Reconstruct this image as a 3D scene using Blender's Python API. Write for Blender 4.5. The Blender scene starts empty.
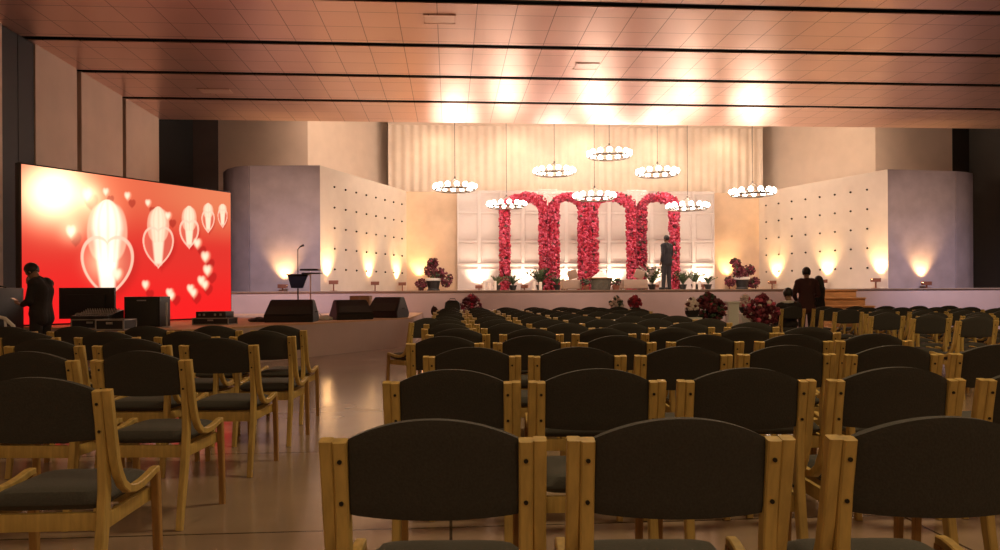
import bpy, bmesh, math, random
import numpy as np
from mathutils import Vector, Matrix
R = random.Random(7)
PI = math.pi
SC = bpy.context.scene
COL = SC.collection
F = 720.0; CH = 1.2; HY = 293.0
YAW = math.radians(4.0); ROLL = math.radians(0.3)
cy, sy = math.cos(YAW), math.sin(YAW)

def room(X, d, z=0.0):            # point X metres right of and d metres ahead of the viewpoint, in room axes
    return Vector((X*cy + d*sy, -X*sy + d*cy, z))
def at(u, d, z=0.0): return room((u-500)/F*d, d, z)
def hor(u): return HY - (u-500)*math.tan(ROLL)
def zat(u, v, d): return CH + (hor(u)-v)*d/F
def at_y(u, y, z=0.0):            # along the sight line to u, at room depth y
    k = (u-500)/F
    return at(u, y/(cy-k*sy), z)
def d_y(u, y): return y/(cy-(u-500)/F*sy)

# ------------------------------------------------------------ materials
def new_mat(name):
    m = bpy.data.materials.new(name); m.use_nodes = True
    return m, m.node_tree.nodes, m.node_tree.links, m.node_tree.nodes['Principled BSDF']
def mat(name, col, rough=.6, metal=0, noise=0.0, scale=8, bump=0.0, emit=None, es=0, spec=.5, stretch=None, sheen=0):
    m, N, L, b = new_mat(name)
    b.inputs['Roughness'].default_value = rough; b.inputs['Metallic'].default_value = metal
    b.inputs['Specular IOR Level'].default_value = spec
    if sheen: b.inputs['Sheen Weight'].default_value = sheen; b.inputs['Sheen Roughness'].default_value = .4
    tc = N.new('ShaderNodeTexCoord'); mp = N.new('ShaderNodeMapping'); nz = N.new('ShaderNodeTexNoise')
    L.new(tc.outputs['Object'], mp.inputs['Vector']); L.new(mp.outputs['Vector'], nz.inputs['Vector'])
    if stretch: mp.inputs['Scale'].default_value = stretch
    nz.inputs['Scale'].default_value = scale; nz.inputs['Detail'].default_value = 4
    r = N.new('ShaderNodeValToRGB'); L.new(nz.outputs['Fac'], r.inputs['Fac'])
    lo = [max(0, c*(1-noise)) for c in col]; hi = [min(1, c*(1+noise)) for c in col]
    r.color_ramp.elements[0].position = .3; r.color_ramp.elements[1].position = .7
    r.color_ramp.elements[0].color = (*lo, 1); r.color_ramp.elements[1].color = (*hi, 1)
    L.new(r.outputs['Color'], b.inputs['Base Color'])
    if bump:
        bp = N.new('ShaderNodeBump'); bp.inputs['Strength'].default_value = bump; bp.inputs['Distance'].default_value = .01
        L.new(nz.outputs['Fac'], bp.inputs['Height']); L.new(bp.outputs['Normal'], b.inputs['Normal'])
    if emit:
        b.inputs['Emission Color'].default_value = (*emit, 1); b.inputs['Emission Strength'].default_value = es
    return m
M = {}
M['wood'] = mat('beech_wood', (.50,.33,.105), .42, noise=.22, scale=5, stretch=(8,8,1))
M['shaded_leg_wood'] = mat('beech_leg_shaded', (.36,.19,.06), .45, noise=.2, scale=5, stretch=(8,8,1))  # darker beech: shade on the chairs' front legs put into the colour
M['fabric'] = mat('charcoal_fabric', (.034,.0285,.025), .85, noise=.18, scale=160, bump=.15, sheen=.12)
M['seat_fabric'] = mat('seat_fabric', (.050,.045,.041), .85, noise=.18, scale=160, bump=.15, sheen=.12)
M['bolt'] = mat('bolt_metal', (.03,.025,.02), .4, metal=.6)
M['black'] = mat('black_plastic', (.018,.016,.017), .5, noise=.15, scale=20)
M['blackmetal'] = mat('black_metal', (.02,.02,.022), .35, metal=.5)
M['grille'] = mat('speaker_grille', (.025,.027,.026), .6, noise=.3, scale=200, bump=.3)
M['wall'] = mat('wall_paint', (.72,.58,.48), .75, noise=.04, scale=2)
M['wallside'] = mat('side_wall_panel', (.74,.57,.47), .6, noise=.05, scale=1.5)
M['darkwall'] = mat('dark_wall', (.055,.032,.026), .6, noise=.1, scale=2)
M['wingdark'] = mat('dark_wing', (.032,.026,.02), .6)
M['darkblue'] = mat('dark_wall_panel', (.020,.019,.026), .6, noise=.05, scale=2)
M['screenwall'] = mat('screen_wall', (.56,.48,.41), .7, noise=.04, scale=3)
M['plaster'] = mat('mauve_plaster', (.29,.235,.245), .55, noise=.12, scale=2.2)
M['warmwall'] = mat('tan_plaster', (.62,.45,.32), .7, noise=.08, scale=2)
M['white'] = mat('white_panelling', (.60,.52,.49), .5, noise=.02)
M['curtain'] = mat('cream_curtain', (.80,.67,.56), .8, noise=.05, scale=3)
M['stage'] = mat('stage_face', (.54,.40,.37), .6, noise=.06, scale=1.4)
M['stagetop'] = mat('stage_floor', (.35,.26,.2), .35, noise=.1, scale=2)
M['carpet'] = mat('tan_stage_top', (.60,.36,.20), .6, noise=.1, scale=4)
M['woodbench'] = mat('step_wood', (.55,.28,.10), .4, noise=.2, scale=3, stretch=(1,6,6))
M['plenum'] = mat('black_void', (.004,.003,.003), .9)
M['skin'] = mat('skin', (.30,.17,.11), .55)
M['hair'] = mat('black_hair', (.012,.01,.009), .5)
M['suit'] = mat('dark_suit', (.028,.028,.034), .8)
M['shirt_dk'] = mat('dark_jacket', (.022,.016,.016), .85)
M['maroon_cloth'] = mat('maroon_cloth', (.05,.014,.014), .8)
M['white_cloth'] = mat('white_cloth', (.7,.68,.66), .8)
M['rose1'] = mat('rose_red', (.42,.015,.045), .5)
M['rose2'] = mat('rose_pink', (.58,.08,.15), .5)
M['rose3'] = mat('rose_dark', (.2,.014,.035), .55)
M['leafdk'] = mat('dark_leaf', (.035,.06,.03), .5)
M['leaf'] = mat('green_leaf', (.10,.15,.07), .5)
M['maroon'] = mat('maroon_flower', (.10,.014,.022), .6)
M['maroon2'] = mat('wine_flower', (.19,.025,.05), .6)
M['whitefl'] = mat('white_flower', (.75,.62,.60), .6)
M['tableskirt'] = mat('grey_green_cloth', (.11,.10,.075), .8, noise=.25, scale=12)
M['candle'] = mat('candle_wax', (.8,.72,.65), .4)
M['beige'] = mat('beige_upholstery', (.36,.26,.20), .8)
M['silver'] = mat('aluminium', (.45,.43,.42), .35, metal=.8)
M['cardboard'] = mat('cardboard', (.33,.20,.11), .8)
M['brass'] = mat('chandelier_metal', (.10,.075,.06), .35, metal=.8)
M['fixture'] = mat('fixture_copper', (.22,.08,.05), .45, metal=.3)
M['plasticwhite'] = mat('white_plastic', (.75,.72,.70), .35)
def emis(name, col, s):
    m, N, L, b = new_mat(name)
    b.inputs['Base Color'].default_value = (*col,1); b.inputs['Emission Color'].default_value = (*col,1)
    b.inputs['Emission Strength'].default_value = s; return m
M['bulb'] = emis('globe_bulb', (1,.86,.72), 9)
M['lampwarm'] = emis('warm_lens', (1,.62,.25), 6)
M['lampwhite'] = emis('white_lens', (1,.84,.66), 6)

def ceiling_mat():
    m, N, L, b = new_mat('copper_ceiling_panel')
    tc = N.new('ShaderNodeTexCoord'); br = N.new('ShaderNodeTexBrick'); mp = N.new('ShaderNodeMapping')
    L.new(tc.outputs['Object'], mp.inputs['Vector']); L.new(mp.outputs['Vector'], br.inputs['Vector'])
    mp.inputs['Rotation'].default_value = (0,0,PI/2)
    mp.inputs['Location'].default_value = (.12,.2,0)
    br.offset = 0; br.inputs['Scale'].default_value = 1; br.inputs['Brick Width'].default_value = .73
    br.inputs['Row Height'].default_value = .72; br.inputs['Mortar Size'].default_value = .008; br.inputs['Mortar Smooth'].default_value = .2
    br.inputs['Color1'].default_value = (.82,.54,.445,1); br.inputs['Color2'].default_value = (.79,.515,.42,1)
    br.inputs['Mortar'].default_value = (.32,.15,.10,1)
    nz = N.new('ShaderNodeTexNoise'); nz.inputs['Scale'].default_value = .6; L.new(tc.outputs['Object'], nz.inputs['Vector'])
    mr = N.new('ShaderNodeMapRange'); mr.inputs['To Min'].default_value = .26; mr.inputs['To Max'].default_value = .40
    L.new(nz.outputs['Fac'], mr.inputs['Value']); L.new(mr.outputs['Result'], b.inputs['Roughness'])
    L.new(br.outputs['Color'], b.inputs['Base Color']); b.inputs['Metallic'].default_value = .6
    return m
M['ceiling'] = ceiling_mat()
def floor_mat():
    m, N, L, b = new_mat('polished_floor_slab')
    tc = N.new('ShaderNodeTexCoord'); br = N.new('ShaderNodeTexBrick'); L.new(tc.outputs['Object'], br.inputs['Vector'])
    br.offset = 0; br.inputs['Scale'].default_value = 1; br.inputs['Brick Width'].default_value = 2.4; br.inputs['Row Height'].default_value = 1.85
    br.inputs['Mortar Size'].default_value = .008
    br.inputs['Color1'].default_value = (.34,.235,.18,1); br.inputs['Color2'].default_value = (.30,.21,.155,1); br.inputs['Mortar'].default_value = (.04,.03,.025,1)
    nz = N.new('ShaderNodeTexNoise'); nz.inputs['Scale'].default_value = 1.3; nz.inputs['Detail'].default_value = 6
    L.new(tc.outputs['Object'], nz.inputs['Vector'])
    mx = N.new('ShaderNodeMix'); mx.data_type = 'RGBA'; mx.blend_type = 'MULTIPLY'; mx.inputs['Factor'].default_value = .6
    rr = N.new('ShaderNodeValToRGB'); rr.color_ramp.elements[0].color = (.7,.7,.7,1); rr.color_ramp.elements[0].position=.3; rr.color_ramp.elements[1].position=.7
    L.new(nz.outputs['Fac'], rr.inputs['Fac']); L.new(br.outputs['Color'], mx.inputs['A']); L.new(rr.outputs['Color'], mx.inputs['B'])
    L.new(mx.outputs['Result'], b.inputs['Base Color'])
    mr = N.new('ShaderNodeMapRange'); mr.inputs['To Min'].default_value = .10; mr.inputs['To Max'].default_value = .24
    L.new(nz.outputs['Fac'], mr.inputs['Value']); L.new(mr.outputs['Result'], b.inputs['Roughness'])
    return m
M['floor'] = floor_mat()
M['hatch'] = mat('pale_hatch', (.92,.66,.54), .35, metal=.45)

# ------------------------------------------------------------ mesh builder
class MB:
    def __init__(s): s.v = []; s.f = []; s.m = []; s.sm = []
    def add(s, vs, fs, mi=0, smooth=True, T=None):
        o = len(s.v)
        for p in vs:
            p = Vector(p)
            if T is not None: p = T @ p
            s.v.append(p[:])
        for f in fs: s.f.append(tuple(i+o for i in f)); s.m.append(mi); s.sm.append(smooth)
    def box(s, x0, x1, y0, y1, z0, z1, mi=0, bev=0.0, T=None):
        if bev <= 0:
            vs = [(x,y,z) for x in (x0,x1) for y in (y0,y1) for z in (z0,z1)]
            s.add(vs, [(0,1,3,2),(4,6,7,5),(0,4,5,1),(2,3,7,6),(0,2,6,4),(1,5,7,3)], mi, False, T); return
        bm = bmesh.new(); bmesh.ops.create_cube(bm, size=1)
        for v in bm.verts: v.co = Vector(((x0+x1)/2+v.co.x*(x1-x0), (y0+y1)/2+v.co.y*(y1-y0), (z0+z1)/2+v.co.z*(z1-z0)))
        bmesh.ops.bevel(bm, geom=bm.edges[:], offset=bev, segments=2, affect='EDGES', profile=.6)
        s.frombm(bm, mi, True, T)
    def frombm(s, bm, mi=0, smooth=True, T=None):
        bm.verts.index_update()
        s.add([v.co.copy() for v in bm.verts], [tuple(v.index for v in f.verts) for f in bm.faces], mi, smooth, T); bm.free()
    def ico(s, c, r, sub=1, mi=0, scale=(1,1,1), T=None, jit=0):
        bm = bmesh.new(); bmesh.ops.create_icosphere(bm, subdivisions=sub, radius=1)
        for v in bm.verts:
            k = 1+R.uniform(-jit,jit)
            v.co = Vector((c[0]+v.co.x*r*scale[0]*k, c[1]+v.co.y*r*scale[1]*k, c[2]+v.co.z*r*scale[2]*k))
        s.frombm(bm, mi, True, T)
    def tube(s, pts, rad, n=8, mi=0, T=None, cap=True):
        pts = [Vector(p) for p in pts]
        if not hasattr(rad, '__len__'): rad = [rad]*len(pts)
        t0 = (pts[1]-pts[0]).normalized(); ref = Vector((0,0,1)) if abs(t0.z) < .9 else Vector((1,0,0))
        vs = []; fs = []
        a = t0.cross(ref).normalized()
        for i, p in enumerate(pts):
            t = (pts[min(i+1,len(pts)-1)]-pts[max(i-1,0)]).normalized()
            a = (a - t*a.dot(t)).normalized(); b = t.cross(a)
            for k in range(n):
                an = 2*PI*k/n; vs.append(p + (a*math.cos(an)+b*math.sin(an))*rad[i])
        for i in range(len(pts)-1):
            for k in range(n): fs.append((i*n+k, i*n+(k+1)%n, (i+1)*n+(k+1)%n, (i+1)*n+k))
        if cap: fs.append(tuple(range(n-1,-1,-1))); fs.append(tuple((len(pts)-1)*n+k for k in range(n)))
        s.add(vs, fs, mi, True, T)
    def capsule(s, p0, p1, r0, r1, n=12, mi=0):
        p0 = Vector(p0); p1 = Vector(p1); t = (p1-p0).normalized(); pts=[]; rr=[]
        for k in range(4):
            a = PI/2*(1-k/4); pts.append(p0 - t*r0*math.sin(a)); rr.append(max(r0*math.cos(a), r0*.05))
        pts.append(p0); rr.append(r0); pts.append(p1); rr.append(r1)
        for k in range(1,5):
            a = PI/2*k/4; pts.append(p1 + t*r1*math.sin(a)); rr.append(max(r1*math.cos(a), r1*.05))
        s.tube(pts, rr, n, mi)
    def lathe(s, prof, n=20, mi=0, c=(0,0,0)):
        vs=[]; fs=[]
        for r, z in prof:
            for k in range(n): vs.append((c[0]+r*math.cos(2*PI*k/n), c[1]+r*math.sin(2*PI*k/n), c[2]+z))
        for i in range(len(prof)-1):
            for k in range(n): fs.append((i*n+k, i*n+(k+1)%n, (i+1)*n+(k+1)%n, (i+1)*n+k))
        if prof[0][0] > 1e-4: fs.append(tuple(range(n-1,-1,-1)))
        if prof[-1][0] > 1e-4: fs.append(tuple((len(prof)-1)*n+k for k in range(n)))
        s.add(vs, fs, mi)
    def prism(s, poly, z0, z1, mi=0, T=None):
        n = len(poly); vs = [(p[0],p[1],z0) for p in poly]+[(p[0],p[1],z1) for p in poly]
        fs = [tuple(range(n-1,-1,-1)), tuple(range(n,2*n))]+[(i,(i+1)%n,n+(i+1)%n,n+i) for i in range(n)]
        s.add(vs, fs, mi, False, T)
    def sweep(s, path, x0, x1, th, mi=0):        # flat laminated strip: path in the YZ plane, x0..x1 wide, th thick
        n = len(path); vs=[]; c=.004
        for i,(y,z) in enumerate(path):
            a = path[max(i-1,0)]; b = path[min(i+1,n-1)]; ty,tz = b[0]-a[0], b[1]-a[1]; l = math.hypot(ty,tz); ny,nz = -tz/l, ty/l
            h = (th[i] if hasattr(th,'__len__') else th)/2
            for (x, k) in ((x0+c,-h),(x1-c,-h),(x1,-h+c),(x1,h-c),(x1-c,h),(x0+c,h),(x0,h-c),(x0,-h+c)): vs.append((x, y+ny*k, z+nz*k))
        fs=[]
        for i in range(n-1):
            for k in range(8): fs.append((i*8+k, (i+1)*8+k, (i+1)*8+(k+1)%8, i*8+(k+1)%8))
        fs.append(tuple(range(8))); fs.append(tuple((n-1)*8+k for k in range(7,-1,-1)))
        s.add(vs, fs, mi)
    def build(s, name, mats, parent=None, loc=None, rotz=0):
        me = bpy.data.meshes.new(name); me.from_pydata(s.v, [], s.f); 
        if not isinstance(mats, (list,tuple)): mats = [mats]
        for m_ in mats: me.materials.append(M[m_] if isinstance(m_, str) else m_)
        me.polygons.foreach_set('material_index', s.m); me.polygons.foreach_set('use_smooth', s.sm)
        bm = bmesh.new(); bm.from_mesh(me); bmesh.ops.recalc_face_normals(bm, faces=bm.faces[:]); bm.to_mesh(me); bm.free()
        me.update()
        try: me.set_sharp_from_angle(angle=math.radians(38))
        except Exception: pass
        o = bpy.data.objects.new(name, me); COL.objects.link(o)
        if parent is not None: o.parent = parent
        if loc is not None: o.location = loc
        if rotz: o.rotation_euler.z = rotz
        return o
def tag(o, label=None, cat=None, group=None, kind=None):
    if label: o['label'] = label
    if cat: o['category'] = cat
    if group: o['group'] = group
    if kind: o['kind'] = kind
    return o
def thing(name, label, cat, loc=(0,0,0), rz=0, group=None):
    o = bpy.data.objects.new(name, None); COL.objects.link(o); o.empty_display_size = .1
    o.location = loc; o.rotation_euler.z = rz
    return tag(o, label, cat, group)
def kids(o): return list(o.children)
def copy_tree(o, parent=None, keep=True):
    c = o.copy(); COL.objects.link(c); c.parent = parent
    for ch in CH_OF.get(o.name, []): copy_tree(ch, c)
    return c
CH_OF = {}
def register(o):
    for x in bpy.data.objects:
        if x.parent: CH_OF.setdefault(x.parent.name, [])
        if x.parent and x not in CH_OF[x.parent.name]: CH_OF[x.parent.name].append(x)
def struct(o): o['kind'] = 'structure'; return o
def light(name, kind, loc, energy, col, **k):
    l = bpy.data.lights.new(name, kind); l.energy = energy; l.color = col
    o = bpy.data.objects.new(name, l); COL.objects.link(o); o.location = loc
    for a, v in k.items():
        if a == 'aim': o.rotation_euler = (Vector(v)-Vector(loc)).to_track_quat('-Z','Y').to_euler()
        else: setattr(l, a, v)
    return o
ORD = ['first','second','third','fourth','fifth','sixth','seventh','eighth','ninth','tenth','eleventh','twelfth','thirteenth','fourteenth']

# ------------------------------------------------------------ the hall
H = 6.33; XL = -8.4; XR = 19.2; YB = -9.0
SY = 21.0; SZ = 1.28; T5 = 5.16           # stage front, stage height, top of the stage screens
m = MB(); m.box(XL-.6, XR+.6, YB, 31.5, -.2, 0); struct(m.build('floor', 'floor'))
gaps = [-7.2,-5.0,-2.8,-.6,1.6,3.8,6.0,8.2,10.4,12.65,14.95,17.1,19.35]
ends = [YB]+gaps+[21.7]
m = MB()
for i in range(len(ends)-1):
    a = ends[i]+(.105 if i else 0); b = ends[i+1]-(.095 if i < len(ends)-2 else 0)
    m.box(XL-.05, XR, a, b, H, H+.012, 0)
    if i: m.box(XL-.05, XR, a, a+.035, H-.008, H, 0)       # folded lip along the near edge of each panel strip
struct(m.build('ceiling', 'ceiling'))
m = MB(); m.box(XL-.6, XR+.6, YB, 21.75, H+.55, H+.7); m.box(XL-.6, XR+.6, 21.7, 21.78, H+.13, 8.5)
struct(m.build('ceiling_void', 'plenum'))
m = MB()
wl = [(YB,-.7),(-.5,1.5),(1.7,3.7),(3.9,5.9),(6.1,8.1),(8.3,10.3),(10.5,12.55),(12.75,14.2),(15.3,16.94),(17.14,19.22),(19.42,21.55)]
for a, b in wl: m.box(XL-.1, XL, a, b, 0, H)
struct(m.build('wall_left', 'wallside'))
m = MB(); m.box(XL-.5, XL-.4, YB, 31.5, 0, 8.6); struct(m.build('wall_left_recess', 'plenum'))
m = MB(); m.box(XL-.3, XL-.02, 14.22, 15.28, 0, H-.01)
m.box(XL-.025, XL-.012, 14.73, 14.77, 0, H-.01); struct(m.build('trim_1', 'darkblue'))
m = MB(); m.box(XR, XR+.1, YB, 31.5, 0, 8.6); struct(m.build('wall_right', 'wingdark'))
m = MB(); m.box(XL-.5, XR+.5, YB-.1, YB, 0, H+.5); struct(m.build('wall_back', 'wallside'))
m = MB(); m.box(XL-.6, XR+.6, 21.78, 31.5, 8.3, 8.4); struct(m.build('ceiling_stage', 'wall'))
# main stage
m = MB(); m.box(XL-.3, XR, SY, 31.3, 0, SZ-.03, 0)
m.box(XL-.3, XR, SY-.04, 31.3, SZ-.03, SZ, 1)
o = m.build('stage_platform', ['stage','stagetop']); struct(o)

def wallseg(pts, z0, z1, name, mt, th=.15):
    m = MB(); pts = [Vector(p[:2]) for p in pts]; n = len(pts); nn=[]
    for i in range(n):
        t = (pts[min(i+1,n-1)]-pts[max(i-1,0)]).normalized(); nn.append(Vector((-t.y, t.x)))
    poly = [p[:] for p in pts]+[(pts[i]+nn[i]*th)[:] for i in range(n-1,-1,-1)]
    vs = [(p[0],p[1],z0) for p in poly]+[(p[0],p[1],z1) for p in poly]; k=len(poly); fs=[(i,(i+1)%k,k+(i+1)%k,k+i) for i in range(k)]
    for i in range(n-1): a,b,c,d=i,i+1,k-2-i,k-1-i; fs.append((k+a,k+b,k+c,k+d)); fs.append((d,c,b,a))
    m.add(vs, fs, 0, True)
    return struct(m.build(name, mt))
A = Vector((-3.96,22.5)); B = Vector((-1.61,28.1)); A2 = Vector((14.24,22.5)); B2 = Vector((12.32,28.1))
wallseg([A,B], SZ, T5, 'wall_screen_left', 'screenwall')
wallseg([B2,A2], SZ, T5, 'wall_screen_right', 'screenwall')
cur = [(-7.5,24.6),(-7.3,23.9),(-7.0,23.3),(-6.6,22.85),(-6.15,22.64)]
wallseg([Vector(p) for p in cur], SZ, T5, 'wall_curve_left', 'plaster')
wallseg([Vector((-6.12,22.64)), Vector((-3.97,22.5))], SZ, T5, 'wall_panel_left', 'plaster')
cur = [(16.75,22.75),(17.2,22.9),(17.65,23.15),(18.0,23.6),(18.15,24.4)]
wallseg([Vector((14.25,22.5)), Vector((16.72,22.75))], SZ, T5, 'wall_panel_right', 'plaster')
wallseg([Vector(p) for p in cur], SZ, T5, 'wall_curve_right', 'plaster')
# pegs on the angled screens
for (P, Q, side) in ((A,B,'left'),(A2,B2,'right')):
    par = bpy.data.objects['wall_screen_'+side]; t = (Q-P); L_ = t.length; t.normalize(); nrm = Vector((t.y,-t.x)) if side=='left' else Vector((-t.y,t.x))
    for i in range(8):
        for j in range(5):
            c = P + t*(L_*(.13+.112*i)); z = 4.60-.655*j
            mb = MB(); mb.lathe([(0.0,0),(.035,0),(.035,.02),(.018,.05),(0.0,.055)], 8)
            a = math.atan2(nrm.y, nrm.x)
            for k, v in enumerate(mb.v):
                w = Matrix.Rotation(a,3,'Z') @ (Matrix.Rotation(PI/2,3,'Y') @ Vector(v)); mb.v[k] = (w.x+c.x+nrm.x*.0, w.y+c.y, w.z+z)
            mb.build('peg', 'bolt', par)
# tan walls beside the backdrop
def flat(u0, u1, y, z0, z1, name, mt, th=.15):
    a = at_y(u0, y); b = at_y(u1, y); m = MB(); m.box(a.x, b.x, y, y+th, z0, z1); return struct(m.build(name, mt))
flat(405, 458, 28.0, SZ, T5-.02, 'wall_tan_left', 'warmwall')
flat(714, 760, 28.0, SZ, T5-.02, 'wall_tan_right', 'warmwall')
# upper walls
p1 = at(219, 25.2); p2 = at(308.5, 25.6); p3 = at(388, 30.2); p4 = at(762, 31.4); p5 = at(876, 26.9); p6 = at(953, 26.6)
wallseg([p1,p2], 0, 8.3, 'wall_upper_left', 'wallside')
wallseg([p2,p3], 0, 8.3, 'wall_upper_left_angled', 'wall')
wallseg([p4,p5], 0, 8.3, 'wall_upper_right_angled', 'wall')
wallseg([p5,p6], 0, 8.3, 'wall_upper_right', 'wallside')
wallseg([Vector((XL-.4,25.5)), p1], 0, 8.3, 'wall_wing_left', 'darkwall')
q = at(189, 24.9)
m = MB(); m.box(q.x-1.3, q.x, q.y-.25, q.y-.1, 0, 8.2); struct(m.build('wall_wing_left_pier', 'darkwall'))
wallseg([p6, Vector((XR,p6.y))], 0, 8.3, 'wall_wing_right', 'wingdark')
m = MB(); m.box(XL-.5, XR+.5, 31.3, 31.4, 0, 8.4); struct(m.build('wall_far', 'wall'))

# stage curtain
def wavy(x0, x1, y, z0, z1, amp, wl_, name):
    m = MB(); n = int((x1-x0)/.045); vs=[]; fs=[]
    for i in range(n+1):
        x = x0+(x1-x0)*i/n; ph = 2*PI*x/wl_ + .8*math.sin(x*1.7)
        for z in (z0, z0+(z1-z0)*.5, z1): vs.append((x, y+amp*.55*math.sin(ph)*(1 if z<z1 else .8)+.04*math.sin(x*.9), z))
    for i in range(n):
        for k in range(2): a=i*3+k; fs.append((a,a+3,a+4,a+1))
    m.add(vs, fs); return m
x0 = at_y(389, 29.6).x; x1 = at_y(763, 29.6).x
c = thing('stage_curtain', 'cream pleated curtain hanging across the back of the stage above the backdrop', 'curtain', ((x0+x1)/2, 29.6, 3.6))
mm = wavy(x0, x1, 29.6, 3.6, 8.1, .06, .34, 'c'); o = mm.build('drape', 'curtain', c); o.location = (-(x0+x1)/2, -29.6, -3.6)
m = MB(); m.box(x0, x1, 29.5, 29.72, 8.08, 8.2); o = m.build('curtain_rail', 'wall', c); o.location = (-(x0+x1)/2, -29.6, -3.6)
# a short valance strip under it, then the white panelled backdrop
bx0 = at_y(457.5, 27.7).x; bx1 = at_y(715, 27.7).x; BW = bx1-bx0; BY = 27.75
bd = thing('panelled_backdrop', 'white panelled backdrop wall with square mouldings behind the flower arches', 'backdrop', (bx0, BY, SZ))
m = MB(); m.box(0, BW, 0, .12, 0, T5-SZ); m.build('panel', 'white', bd)
mo = MB(); n = 12; w = BW/n
zs = [T5-SZ, T5-SZ-.12, 3.02, 1.93, 1.10, .95, 0.08]
for i in range(n+1): 
    cx = i*w; k = .07 if i%2 else .04
    mo.box(max(0,cx-k), min(BW,cx+k), -.05, .0, 0, T5-SZ-.02, 0, .008)
for z in (T5-SZ-.10, 3.0, 1.9, 1.02, .82, .06): mo.box(0, BW, -.06 if z==1.02 else -.04, 0, z-.035, z+.035, 0, .008)
def fr(x0,x1,z0,z1):
    t=.03
    mo.box(x0,x1,-.025,0,z0,z0+t); mo.box(x0,x1,-.025,0,z1-t,z1); mo.box(x0,x0+t,-.025,0,z0+t,z1-t); mo.box(x1-t,x1,-.025,0,z0+t,z1-t)
for i in range(n):
    a=i*w+.12; b=(i+1)*w-.12
    for (z0,z1) in ((3.1,T5-SZ-.2),(2.0,2.9),(1.12,1.8)): fr(a,b,z0,z1)
mo.build('moulding', 'white', bd)

# ------------------------------------------------------------ flower arches
def flower(m, c, r, pal):
    mi = R.choices(range(len(pal)), weights=pal)[0]
    bm = bmesh.new(); bmesh.ops.create_icosphere(bm, subdivisions=1, radius=r)
    q = Matrix.Rotation(R.uniform(0,6), 3, Vector((R.uniform(-1,1),R.uniform(-1,1),R.uniform(-1,1)+.01)))
    for v in bm.verts: v.co = q @ (v.co*R.uniform(.7,1.15)) + Vector(c)
    m.frombm(bm, mi, False)
arches = [(500,549.5),(549.5,588.5),(588.5,637),(637,679.5)]
al = ['leftmost rose-covered arch on stage, beside the white panelled wall','second rose-covered arch from the left, the narrow one on stage',
      'third rose-covered arch from the left, the wide one at stage centre','rightmost rose-covered arch, framing the man in the suit']
AY = 26.3
for i,(ua,ub) in enumerate(arches):
    xa = at_y(ua,AY).x; xb = at_y(ub,AY).x; W = xb-xa; top = 3.62; lw = .37; base_z = .1
    t = thing('flower_arch', al[i], 'flower arch', ((xa+xb)/2, AY, SZ), 0, 'rose arches on the stage')
    hw = W/2-lw/2; r_ = hw; ch = top-lw*.45-hw*.62
    path = [(-hw, z) for z in np.linspace(0, ch, 14)]+[(hw*math.cos(a), ch+hw*.62*math.sin(a)) for a in np.linspace(PI,0,16)[1:-1]]+[(hw, z) for z in np.linspace(ch,0,14)]
    m = MB(); m.tube([(x,0,z) for x,z in path], .06, 6); m.build('frame', 'leafdk', t)
    m = MB(); L_ = sum(math.dist(path[k],path[k+1]) for k in range(len(path)-1)); N_ = int(L_*420)
    for k in range(N_):
        s_ = R.random()*(len(path)-1); j=int(s_); f=s_-j
        x = path[j][0]*(1-f)+path[j+1][0]*f; z = path[j][1]*(1-f)+path[j+1][1]*f
        a = R.uniform(0,2*PI); rr = lw/2*math.sqrt(R.uniform(.3,1.2))
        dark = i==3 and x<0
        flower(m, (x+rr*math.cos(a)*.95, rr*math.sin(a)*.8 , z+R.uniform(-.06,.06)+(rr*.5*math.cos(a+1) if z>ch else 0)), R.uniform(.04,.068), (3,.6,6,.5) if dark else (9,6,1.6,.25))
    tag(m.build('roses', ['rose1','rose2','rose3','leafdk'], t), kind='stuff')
# scroll lattice between arch tops
for k,u in enumerate((548, 637)):
    c0 = at_y(u, AY-.29); t = thing('scroll_lattice', ['white scroll lattice above the first two rose arches','white scroll lattice above the last two rose arches','white scroll lattice above the middle of the rose arches'][k],'lattice',(c0.x,AY-.29,SZ),0,'scroll lattices between the arches')
    m = MB(); m.tube([(0,0,0),(0,0,3.1)], .012, 6); m.build('support_rod','rose3',t)
    m = MB(); m.tube([(0,0,3.1),(0,0,3.66)], .02, 6); m.tube([(-.36,0,3.66),(.36,0,3.66)], .02, 6)
    m.build('frame','white',t)
    m = MB()
    for sx in (-1,1):
        for (cx,cz,r) in ((.12,3.53,.09),(.28,3.56,.065),(.10,3.33,.075)):
            m.tube([(sx*(cx+r*math.cos(a)*(1-a/16)),0,cz+r*math.sin(a)*(1-a/16)) for a in np.linspace(0,7.5,22)], .014, 5)
    m.build('scroll','white',t)

# ------------------------------------------------------------ ferns, candles and stage furniture
def fern(name, label, loc, h, n, mats=('leafdk','leaf'), group=None, cat='plant'):
    t = thing(name, label, cat, loc, 0, group)
    m = MB(); m.lathe([(.09,0),(.13,.14),(.15,.2),(.13,.2),(.0,.19)], 14); m.build('pot', 'black', t)
    m = MB()
    for i in range(n):
        a = R.uniform(0,2*PI); tilt = R.uniform(.1,.75); L_ = h*R.uniform(.65,1); pts=[]
        for k in range(6):
            s_ = k/5; rr = L_*s_*math.sin(tilt)*(.6+.6*s_); pts.append(Vector((rr*math.cos(a), rr*math.sin(a), .18+L_*s_*math.cos(tilt)*(1-.22*s_*s_))))
        mi = R.randrange(len(mats)); side = Vector((-math.sin(a),math.cos(a),0))
        for k in range(1,6):
            p=pts[k]; l=.16*(1-abs(k/5-.4))*h
            for sgn in (-1,1):
                q = p+side*sgn*l+Vector((0,0,.05)); d = (pts[k]-pts[k-1])*.35
                m.add([p-d,q,p+d,p+Vector((0,0,.012))],[(0,1,2),(2,1,3)],mi,False)
        m.tube(pts,.008,4,mi)
    m.build('fronds', list(mats), t); return t
ys = AY-.55
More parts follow.
